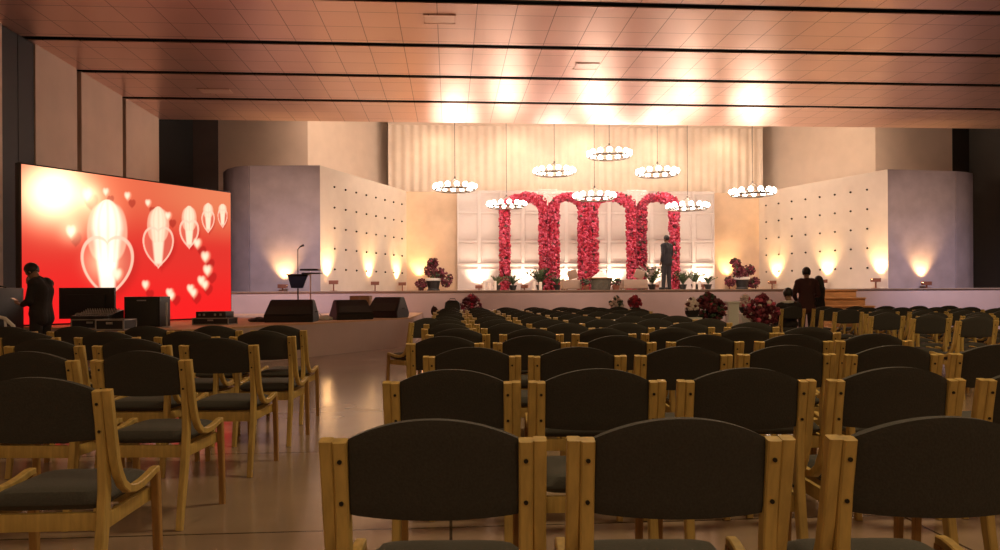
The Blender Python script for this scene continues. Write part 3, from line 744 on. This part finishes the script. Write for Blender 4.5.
# white plastic chair
t=thing('plastic_chair','white plastic chair with rounded back at the far left edge','chair',at(1,9.6),-YAW)
m=MB(); m.tube([(-.22,0,.42),(-.23,-.03,.62),(-.2,-.06,.80),(-.1,-.075,.90),(0,-.08,.925),(.1,-.075,.90),(.2,-.06,.80),(.23,-.03,.62),(.22,0,.42)],.024,8); m.build('back_frame','plasticwhite',t)
m=MB(); 
for x in (-.1,0,.1): m.tube([(x,0,.42),(x,-.05,.7),(x,-.075,.9)],.014,6)
m.build('back_slats','plasticwhite',t)
m=MB(); m.box(-.23,.23,-.02,.42,.40,.43,0,.012); m.build('seat','plasticwhite',t)
for sx in (-1,1):
    for y in (0,.4):
        m=MB(); m.tube([(sx*.21,y,.41),(sx*.25,y+(-.04 if y==0 else .04),0)],[.024,.018],8); m.build('leg','plasticwhite',t)
# wedge monitors
def wedge(u,d,w,h,lb,rz=0,z=LZ,mt='grille'):
    t=thing('floor_wedge',lb,'stage monitor',at(u,d,z),-YAW+rz,'floor wedge monitors on the low stage')
    prof=[(-.30,0),(.26,0),(.30,.10),(.16,h),(-.02,h),(-.32,.14)]
    m=MB(); bm=bmesh.new()
    L0=[bm.verts.new((-w/2+(.06 if z_>.3 else 0),y,z_)) for y,z_ in prof]; L1=[bm.verts.new((w/2-(.06 if z_>.3 else 0),y,z_)) for y,z_ in prof]
    bm.faces.new(L0); bm.faces.new(L1[::-1])
    for i in range(6): bm.faces.new((L0[i],L1[i],L1[(i+1)%6],L0[(i+1)%6]))
    bmesh.ops.recalc_face_normals(bm,faces=bm.faces[:]); bmesh.ops.bevel(bm,geom=bm.edges[:],offset=.014,segments=2,affect='EDGES'); m.frombm(bm,0,True); m.build('cabinet','black',t)
    m=MB(); y0,z0,y1,z1=-.32,.15,-.03,h-.01; 
    ny_,nz_=-(z1-z0),(y1-y0); l=math.hypot(ny_,nz_); ny_/=l; nz_/=l; q=.006
    m.add([(-w/2+.05,y0+ny_*q,z0+.01),(w/2-.05,y0+ny_*q,z0+.01),(w/2-.12,y1+ny_*q,z1-.02),(-w/2+.12,y1+ny_*q,z1-.02),(-w/2+.05,y0+.01,z0+.005),(w/2-.05,y0+.01,z0+.005),(w/2-.12,y1+.01,z1-.03),(-w/2+.12,y1+.01,z1-.03)],[(0,1,2,3),(4,7,6,5),(0,4,5,1),(1,5,6,2),(2,6,7,3),(3,7,4,0)],0,False)
    m.build('grille',mt,t)
    m=MB(); m.tube([(w/2-.01,-.06,h*.45),(w/2+.025,-.03,h*.47),(w/2+.025,.07,h*.47),(w/2-.01,.1,h*.45)],.009,6); m.build('handle','bolt',t)
wedge(292,14.3,.95,.44,'leftmost and largest black floor wedge, below the music stand',.05)
wedge(351,15.5,.80,.42,'middle black floor wedge on the low stage',.5)
wedge(388,16.6,.80,.47,'rightmost black floor wedge, at the corner of the low stage',-.35)
t=thing('cardboard_box','brown box behind the middle floor wedge','box',at(361,17.6,LZ),-YAW)
m=MB(); m.box(-.24,.24,-.2,.2,0,.50,0,.006); m.build('carton','cardboard',t)
m=MB(); m.box(-.025,.025,-.204,-.2,.3,.5); m.box(-.025,.025,-.2,.2,.5,.503); m.build('tape','beige',t)
for (u,d,w,lb) in ((325,15.1,.22,'small white cloth lying between the left and middle floor wedges'),(263,14.4,.5,'dark folded cable bag left of the largest floor wedge')):
    t=thing('cloth_heap',lb,'cloth',at(u,d,LZ))
    m=MB()
    for k in range(7): m.ico((R.uniform(-.4,.4)*w,R.uniform(-.1,.1),.035),.07+.03*R.random(),2,0,(1.6,1.2,.5+.3*R.random()),jit=.12)
    m.build('fabric','white_cloth' if w<.3 else 'black',t)
# music stand with microphone, and plate stand
t=thing('music_stand','black music stand with tilted desk and tall microphone boom on the low stage','music stand',at(298,17.3,LZ),-YAW)
m=MB(); m.tube([(0,0,.25),(0,0,.95)],.018,8); 
m.build('pole','blackmetal',t)
for k in range(3):
    a=k*2.094+.3; m=MB(); m.tube([(0,0,.25),(.3*math.cos(a),.3*math.sin(a),.012)],.012,6); m.build('leg','blackmetal',t)
m=MB(); m.add([(-.25,-.02,1.02),(.25,-.02,1.02),(.16,-.16,.70),(-.12,-.16,.70),(-.25,.02,1.03),(.25,.02,1.03),(.16,-.13,.69),(-.12,-.13,.69)],[(0,1,2,3),(7,6,5,4),(0,4,5,1),(1,5,6,2),(2,6,7,3),(3,7,4,0)],0,False); m.box(-.27,.27,-.05,.22,1.0,1.03,0,.005); m.build('desk','blackmetal',t)
m=MB(); m.tube([(0,0,1.0),(.0,0,1.62),(.07,0,1.70)],.010,6); m.build('boom','blackmetal',t)
m=MB(); m.capsule((.06,0,1.69),(.13,0,1.72),.016,.026,8); m.build('microphone','black',t)
t=thing('plate_stand','slim stand with a flat dark shelf beside the music stand','stand',at(310.5,17.0,LZ),-YAW)
m=MB(); m.tube([(0,0,.3),(0,0,1.10)],.014,8); m.build('pole','silver',t)
for k in range(3):
    a=k*2.094; m=MB(); m.tube([(0,0,.32),(.28*math.cos(a),.28*math.sin(a),.012)],.010,6); m.build('leg','silver',t)
m=MB(); m.box(-.21,.21,-.15,.15,1.10,1.14,0,.008); m.box(-.18,.26,-.12,.12,1.02,1.05,0,.006); m.build('shelf','blackmetal',t)

# dark tapered case before the stage and steps
t=thing('tapered_speaker','small black tapered speaker standing before the stage beside maroon flowers','speaker',at(452.5,17.2,0),-YAW)
m=MB(); m.lathe([(.22,0),(.24,.05),(.235,.8),(.2,.98),(.13,1.03),(0,1.035)],4); 
for k,v in enumerate(m.v): w_=Matrix.Rotation(PI/4,3,'Z')@Vector(v); m.v[k]=(w_.x*1.15,w_.y,w_.z)
m.build('cabinet','black',t)
m=MB(); m.tube([(-.07,0,1.02),(-.06,0,1.07),(.06,0,1.07),(.07,0,1.02)],.01,6); m.build('handle','black',t)
t=thing('music_bag','tiny dark bag hung on a post left of the black speaker','bag',at(433.5,16.4,0),-YAW)
m=MB(); m.tube([(0,0,.01),(0,0,.92)],.015,6); m.lathe([(0,0),(.14,0),(.12,.02),(0,.03)],12); m.build('post','blackmetal',t)
m=MB(); m.ico((.02,-.03,.80),.11,2,0,(.8,.5,1),jit=.1); m.ico((.07,-.03,.72),.07,2,0,(1,.5,.7),jit=.1); m.build('pouch','maroon_cloth',t)

# wooden steps up to the stage
pa=at_y(826,SY-.9); pb=at_y(866,SY-.9)
t=thing('stage_steps','broad varnished wooden steps leading up to the right of the stage','steps',((pa.x+pb.x)/2,SY-.06,0))
w=(pb.x-pa.x)
for k in range(5):
    z1=SZ-.03-.235*k; m=MB(); m.box(-w/2-.07*k,w/2+.07*k,-.34*(k+1),-.34*k-.002,0.0,z1-.04,0); m.box(-w/2-.07*k-.02,w/2+.07*k+.02,-.34*(k+1)-.03,-.34*k-.002,z1-.04,z1,0,.008); m.build('step','woodbench',t)

# floor flower arrangements
def bouquet(u,d,zt,w,lb,pal,mats,plinth='white_cloth',n=220,ph=None,spiky=False):
    t=thing('flower_stand',lb,'flower arrangement',at(u,d,0),0,'floor flower stands before the stage')
    r=w/2; hp=(ph or zt-2*r*.8)
    m=MB(); m.box(-.14,.14,-.14,.14,0,hp-.12,0,.01); m.build('plinth',plinth,t)
    m=MB(); m.lathe([(.08,hp-.12),(.12,hp-.06),(.13,hp),(0,hp)],14); m.build('vase','black',t)
    m=MB()
    for k in range(n):
        a=R.uniform(0,6.283); f=math.sqrt(R.random()); zz_=R.uniform(0,1)
        rr=r*f*math.sin(PI*min(1,.18+zz_*.8))
        flower(m,(rr*math.cos(a),rr*math.sin(a)*.8,hp+(zt-hp)*zz_),R.uniform(.025,.055),pal)
        if spiky and k%3==0: m.tube([(0,0,hp),(rr*math.cos(a)*1.1,rr*.8*math.sin(a),hp+(zt-hp)*zz_*1.12)],.006,4,0)
    m.build('blooms',mats,t)
bouquet(472,18.0,1.16,.62,'spiky wine-red flower arrangement beside the small black speaker',(3,5,1),['maroon2','maroon','rose1'],spiky=True,n=160)
bouquet(617,16.8,1.10,.34,'small white and green arrangement at the end of the farthest row',(4,3),['whitefl','leafdk'],n=90)
bouquet(635,16.8,1.12,.34,'small red flower arrangement beside the white one before the stage',(5,2),['rose1','maroon2'],n=110)
bouquet(708,13.2,1.17,.68,'large dark maroon flower arrangement left of the pale plinth',(6,3,1.2),['maroon','leafdk','maroon2'],n=420)
bouquet(692,12.8,1.08,.26,'small white blossoms on the left flank of the large maroon arrangement',(4,2),['whitefl','maroon'],n=80)
bouquet(762,13.4,1.13,.66,'large pink and wine flower arrangement beside the seated guest',(4,3,1.3,1),['maroon2','maroon','rose2','whitefl'],n=420,spiky=True)
bouquet(745.5,14.2,1.12,.28,'small pale pink flower bunch right of the pale plinth',(5,2),['whitefl','rose2'],n=90)
t=thing('plinth','pale square plinth between the maroon and pink flower arrangements','plinth',at(732,13.5),-YAW)
m=MB(); m.box(-.1,.1,-.1,.1,.04,.98,0,.008); m.build('column','white_cloth',t)
m=MB(); m.box(-.13,.13,-.13,.13,0,.05,0,.006); m.box(-.12,.12,-.12,.12,.98,1.02,0,.006); m.build('cap','white_cloth',t)

# ------------------------------------------------------------ people
def remesh(o,vx=.012,it=6):
    r=o.modifiers.new('union','REMESH'); r.mode='VOXEL'; r.voxel_size=vx; r.use_smooth_shade=True
    s_=o.modifiers.new('soften','SMOOTH'); s_.factor=.5; s_.iterations=it
def hand(m,wrist,dirv,palmn,curl=.5,mi=0,side=1):
    d=Vector(dirv).normalized(); n=Vector(palmn); n=(n-d*n.dot(d)).normalized(); s=d.cross(n)*side; w=Vector(wrist)
    for k in (-1,0,1): m.capsule(w+s*k*.022,w+d*.075+s*k*.026,.017,.016,8,mi)
    for k,l in enumerate((.068,.078,.074,.058)):
        b=w+d*.085+s*(.033-.022*k); c1=b+(d*math.cos(curl*.5)+n*math.sin(curl*.5))*l*.5; c2=c1+(d*math.cos(curl*1.6)+n*math.sin(curl*1.6))*l*.5
        m.capsule(b,c1,.010,.009,8,mi); m.capsule(c1,c2,.009,.0078,8,mi)
    b=w+d*.025+s*.03; c1=b+(d*.6+s*.8+n*.2).normalized()*.04; c2=c1+(d*.9+s*.3+n*.4).normalized()*.032
    m.capsule(b,c1,.013,.011,8,mi); m.capsule(c1,c2,.011,.009,8,mi)
def person(name,label,loc,rz,J,top,bottom,tucked=False,scale=1.0,hairlong=False,extra=None,skirt=False):
    t=thing(name,label,'person',loc,rz); t.scale=(scale,)*3
    g={k:Vector(v) for k,v in J.items()}
    hd=g['head']; nk=g['neck']; f=Vector(J.get('face',(0,1,0))).normalized(); up=(hd-nk).normalized()
    f=(f-up*f.dot(up)).normalized(); s=f.cross(up)
    b=MB()
    # head
    Hm=Matrix((s,f,up)).transposed().to_4x4(); Hm.translation=hd
    b.ico((0,0,.025),.1,3,0,(.78,.95,1.05),T=Hm); b.ico((0,.02,-.05),.068,2,0,(.85,1.05,1.0),T=Hm); b.ico((0,.035,-.085),.04,2,0,(.9,1,.7),T=Hm)
    b.add([Hm@Vector(p) for p in ((-.014,.09,-.035),(.014,.09,-.035),(0,.118,-.03),(0,.09,.015))],[(0,1,2),(0,2,3),(1,3,2),(0,3,1)])
    for sx in (-1,1): b.ico((sx*.078,-.005,-.01),.03,2,0,(.35,.6,1),T=Hm); b.ico((sx*.03,.082,.012),.014,1,0,T=Hm)
    b.ico((0,.092,-.062),.016,2,0,(1.5,.7,.6),T=Hm)
    b.capsule(nk-up*.03,hd-up*.05,.055,.052)
    ch,pl=g['chest'],g['pelvis']; sL,sR=g['shL'],g['shR']; hL,hR=g['hipL'],g['hipR']
    def torso(mb,e=0.0,to=1.0):
        mb.capsule(sL,sR,.062+e,.062+e); mb.capsule(sL.lerp(sR,.2),ch.lerp(pl,.1)+(sL-sR)*.14,.085+e,.10+e); mb.capsule(sR.lerp(sL,.2),ch.lerp(pl,.1)-(sL-sR)*.14,.085+e,.10+e)
        for q in (-.16,0,.16): o_=(sL-sR)*q; mb.capsule(ch+o_,ch.lerp(pl,.55)+o_*.85,.105+e,.095+e); mb.capsule(ch.lerp(pl,.55)+o_*.85,pl+o_*1.0,.095+e,.11+e)
        mb.capsule(nk-up*.02,ch,.06+e,.1+e)
    torso(b)
    for a in 'LR':
        b.capsule(g['sh'+a],g['el'+a],.052,.041); b.capsule(g['el'+a],g['wr'+a],.041,.027)
        dv=Vector(J.get('hd'+a,g['wr'+a]-g['el'+a])); hand(b,g['wr'+a],dv,J.get('pn'+a,(0,1,0)),.7,0,1 if a=='L' else -1)
        b.capsule(g['hip'+a],g['kn'+a],.085,.055); b.capsule(g['kn'+a],g['an'+a],.052,.036)
        fd=Vector(J.get('foot',(0,1,0))); b.capsule(g['an'+a]-Vector((0,0,.03)),g['an'+a]+fd*.12-Vector((0,0,.045)),.035,.03)
    o=b.build('body','skin',t); remesh(o,.009,3)
    c=MB(); torso(c,.016)
    for a in 'LR':
        c.capsule(g['sh'+a],g['el'+a],.068,.058); c.capsule(g['el'+a],g['el'+a].lerp(g['wr'+a],.93),.058,.044)
    hem=Vector((0,0,-.10)) if not skirt else Vector((0,0,-.02))
    if 'hem' in J: hem=Vector(J['hem'])
    for q in (-.2,0,.2): o_=(sL-sR)*q; c.capsule(pl+o_,pl+o_+hem,.122,.125)
    if extra=='bag': c.capsule(ch+Vector((0,-.13,-.15)),ch+Vector((0,-.15,-.32)),.09,.10)
    remesh(c.build('jacket',top,t),.014,6)
    c=MB()
    for a in 'LR':
        c.capsule(g['hip'+a],g['kn'+a],.10,.078); c.capsule(g['kn'+a],g['an'+a],.076,.062)
    c.capsule(hL,hR,.115,.115)
    remesh(c.build('trousers',bottom,t),.014,6)
    for a in 'LR':
        c=MB(); fd=Vector(J.get('foot',(0,1,0))).normalized(); an=g['an'+a]; gz=an.z-.08
        c.capsule(Vector((an.x,an.y,gz+.05))-fd*.03,Vector((an.x,an.y,gz+.045))+fd*.15,.045,.04); c.capsule(Vector((an.x,an.y,gz+.05)),an+Vector((0,0,.02)),.045,.045)
        remesh(c.build('shoe','black',t),.01,3)
    c=MB(); c.ico((0,-.012,.045),.107,3,0,(.80,.96,1.0),T=Hm)
    vv=[]; bm=bmesh.new(); bmesh.ops.create_icosphere(bm,subdivisions=4,radius=.109)
    for v in bm.verts: v.co=Vector((v.co.x*.82,v.co.y*.97-.008,v.co.z*1.02+.034))
    dl=[v for v in bm.verts if (v.co.y>.045 and v.co.z<.075) or v.co.z<(-.075 if hairlong else -.045)]
    bmesh.ops.delete(bm,geom=dl,context='VERTS'); bmesh.ops.solidify(bm,geom=bm.faces[:],thickness=.01)
    c=MB(); c.frombm(bm,0,True,T=Hm)
    if hairlong: c.capsule(hd+up*-.02-f*.05,hd-up*.2-f*.08,.075,.05)
    c.build('hair','hair',t)
    return t
def standing(**k):
    J=dict(head=(0,.01,1.60),neck=(0,-.01,1.46),chest=(0,0,1.30),pelvis=(0,0,.98),shL=(-.17,0,1.40),shR=(.17,0,1.40),elL=(-.22,-.02,1.12),elR=(.22,-.02,1.12),
           wrL=(-.23,.06,.88),wrR=(.23,.06,.88),hipL=(-.09,0,.93),hipR=(.09,0,.93),knL=(-.10,.02,.50),knR=(.10,.02,.50),anL=(-.11,0,.08),anR=(.11,0,.08))
    J.update(k); return J
# man at left: head bowed, one hand at his face, phone in the other; faces screen-left
t=person('person','person with head bowed before the LED screen, hand to mouth, holding a phone',at(41,10.9,0),math.radians(88)-YAW,
  standing(head=(0,.13,1.56),neck=(0,.04,1.44),chest=(0,-.03,1.27),face=(0,.9,-.35),shL=(-.17,0,1.38),shR=(.17,0,1.38),elR=(.19,.14,1.15),wrR=(.07,.23,1.37),hdR=(-.2,.0,.6),pnR=(0,-1,0),elL=(-.21,.04,1.12),wrL=(-.12,.2,1.06),hdL=(.1,.6,.15),pnL=(0,0,1),knL=(-.09,.03,.5),hem=(0,-.02,-.13)),'shirt_dk','shirt_dk')
w=MB(); w.box(-.035,.035,-.005,.075,-.004,.006,0,.003)
ph=w.build('phone','silver'); tag(ph,'small pale phone held by the person before the LED screen','phone')
R4=Matrix.Translation(t.location)@Matrix.Rotation(t.rotation_euler.z,4,'Z'); ph.location=R4@Vector((-.10,.31,1.125)); ph.rotation_euler=(.5,0,t.rotation_euler.z)
# man on the stage
person('person','person in dark suit standing on stage before the last rose arch',at_y(667,23.4,SZ),math.radians(28),
  standing(elR=(.25,.03,1.13),wrR=(.20,.14,.92),elL=(-.23,-.06,1.14),wrL=(-.22,.02,.90),face=(0,1,-.1),knL=(-.08,.05,.5),anL=(-.09,.07,.08),hem=(0,0,-.12)),'suit','suit',scale=1.04)
# two standing guests at the right
person('person','taller person in dark red-black clothes standing by the steps, back turned',at(806.5,15.9,0),math.radians(-20),
  standing(elL=(-.26,.0,1.14),wrL=(-.2,.16,1.02),elR=(.25,.02,1.13),wrR=(.14,.2,1.08),hem=(0,0,-.15)),'maroon_cloth','shirt_dk',scale=1.0)
person('person','shorter person in dark clothes close beside the taller standing guest',at(819,16.75,0),math.radians(35),
  standing(elR=(.22,.06,1.14),wrR=(.12,.24,1.05),hem=(0,0,-.2)),'shirt_dk','shirt_dk',scale=.90,hairlong=True)
# seated guest on the aisle-side chair of the farthest right row
sp=room(5.644,13.98); 
J=dict(head=(0,.13,1.135),neck=(0,.09,.98),chest=(0,.10,.80),pelvis=(0,.14,.56),shL=(-.17,.10,.91),shR=(.17,.10,.91),elL=(-.24,.14,.68),elR=(.27,.16,.70),wrL=(-.18,.34,.60),wrR=(.25,.38,.68),
       hipL=(-.09,.16,.56),hipR=(.09,.16,.56),knL=(-.11,.56,.55),knR=(.11,.56,.55),anL=(-.11,.60,.08),anR=(.11,.60,.08),hem=(0,.02,-.01))
t=person('person','seated person seen from behind with pale collar, beside pink flowers',(sp.x,sp.y,0),-YAW,J,'shirt_dk','shirt_dk')
m=MB(); m.tube([(-.16,.12,.985),(-.09,.04,.995),(0,.01,1.0),(.06,.03,.995)],[.02,.03,.03,.02],8); m.build('collar','white_cloth',t)

# ceiling hatches
for (u,v,w_,lb) in ((441,19,.55,'pale rectangular ceiling hatch above the aisle'),(217,91,.75,'pale ceiling hatch near the left wall'),(587,66,.5,'ceiling hatch over the centre block of chairs')):
    d=(H-CH)*F/(hor(u)-v); p=at(u,d,H)
    t=thing('ceiling_hatch',lb,'hatch',(p.x,p.y,H-.012)); m=MB(); m.box(-w_/2,w_/2,-.2,.2,0,.011); m.build('cover','hatch',t)
    m=MB(); m.box(-w_/2-.02,w_/2+.02,-.22,-.2,-.004,.011); m.box(-w_/2-.02,w_/2+.02,.2,.22,-.004,.011); m.build('frame','ceiling',t)

# ------------------------------------------------------------ light
W=bpy.data.worlds.new('world'); SC.world=W; W.use_nodes=True
W.node_tree.nodes['Background'].inputs['Color'].default_value=(1,.75,.55,1); W.node_tree.nodes['Background'].inputs['Strength'].default_value=.0
# house lamps: dim ceiling troffers behind and above the seating
for k,(x,y,e) in enumerate(((-3,-4,50),(4,-4,50),(11,-3,45),(2,4.9,70),(9,4.9,70))):
    t=thing('ceiling_lamp',['dim warm ceiling panel lamp, rear left','dim warm ceiling panel lamp, rear centre','dim warm ceiling panel lamp, rear right','dim warm ceiling panel lamp over the aisle','dim warm ceiling panel lamp over the right seats'][k],'ceiling lamp',(x,y,H-.05))
    m=MB(); m.box(-.65,.65,-.35,.35,.0,.05,0,.01); m.build('housing','white',t)
    l=light('house_light','AREA',(x,y,H-.06),e,(1,.77,.40),shape='RECTANGLE',size=1.2,size_y=.6)
# stage ceiling wash for the curtain
for k,u in enumerate((440,515,590,665,735)):
    p=at_y(u,28.3,8.2); light('curtain_wash','SPOT',p,42,(1,.74,.50),spot_size=math.radians(110),spot_blend=.8,shadow_soft_size=.15,aim=(p.x,29.5,5.5))
light('upper_fill_left','SPOT',(-3,23.0,8.1),190,(1,.72,.52),spot_size=2.0,spot_blend=.9,shadow_soft_size=.3,aim=(-3.0,27.5,6.2))  # unseen spot added to brighten the upper left walls
light('upper_fill_right','SPOT',(13.2,23.0,8.1),190,(1,.72,.48),spot_size=2.0,spot_blend=.9,shadow_soft_size=.3,aim=(13.4,27.5,6.2))  # matching added spot for the upper right walls
for k,(x,tg,e) in enumerate(((-4,(-5.5,22.5,2.3),420),(1,(-2,25,2.2),420),(3.2,(3.6,27,.3),300),(7.4,(7.2,27,.3),300),(9,(12.5,25,2.2),420),(14,(16,22.5,2.3),420))):
    light('front_fill','SPOT',(x,17.1,H-.12),e,(1,.74,.60),spot_size=math.radians(66),spot_blend=.85,shadow_soft_size=.025,specular_factor=.0,aim=tg)  # unseen spots added as general fill on the stage walls and backdrop
for x in (-3,1.5,6,10.5,15):
    light('apron_fill','SPOT',(x,17.1,H-.12),170,(1,.74,.62),spot_size=math.radians(72),spot_blend=.8,shadow_soft_size=.05,specular_factor=.0,aim=(x,21.2,.4))  # more added spots, no fixtures, to lift the stage's front face
for o in [x for x in bpy.data.objects if x.name.startswith('globe_chandelier')]:
    l=light('chandelier_light','POINT',(0,0,.25),42,(1,.80,.62),shadow_soft_size=.3,specular_factor=.35); l.parent=o
p=at_y(270,16.5,6.1); light('blue_wash_left','SPOT',p,330,(.46,.54,1),spot_size=math.radians(75),spot_blend=.9,shadow_soft_size=.15,aim=at_y(262,SY,.2))
p=at_y(985,16.5,6.1); light('blue_wash_right','SPOT',p,480,(.5,.56,1),spot_size=math.radians(65),spot_blend=.9,shadow_soft_size=.15,aim=at_y(985,SY,.3))

# ------------------------------------------------------------ camera
cam=bpy.data.cameras.new('camera'); co=bpy.data.objects.new('camera',cam); COL.objects.link(co)
cam.sensor_fit='HORIZONTAL'; cam.sensor_width=36; cam.lens=36*F/1000; cam.shift_y=(HY-275)/1000; cam.clip_end=200
co.location=(0,0,CH); co.rotation_mode='QUATERNION'
co.rotation_quaternion=(Matrix.Rotation(-YAW,3,'Z')@Matrix.Rotation(PI/2,3,'X')@Matrix.Rotation(-ROLL,3,'Z')).to_quaternion()
SC.camera=co
vs_=SC.view_settings; vs_.view_transform='Standard'; vs_.look='None'; vs_.exposure=1.22; vs_.gamma=1; vs_.use_curve_mapping=False
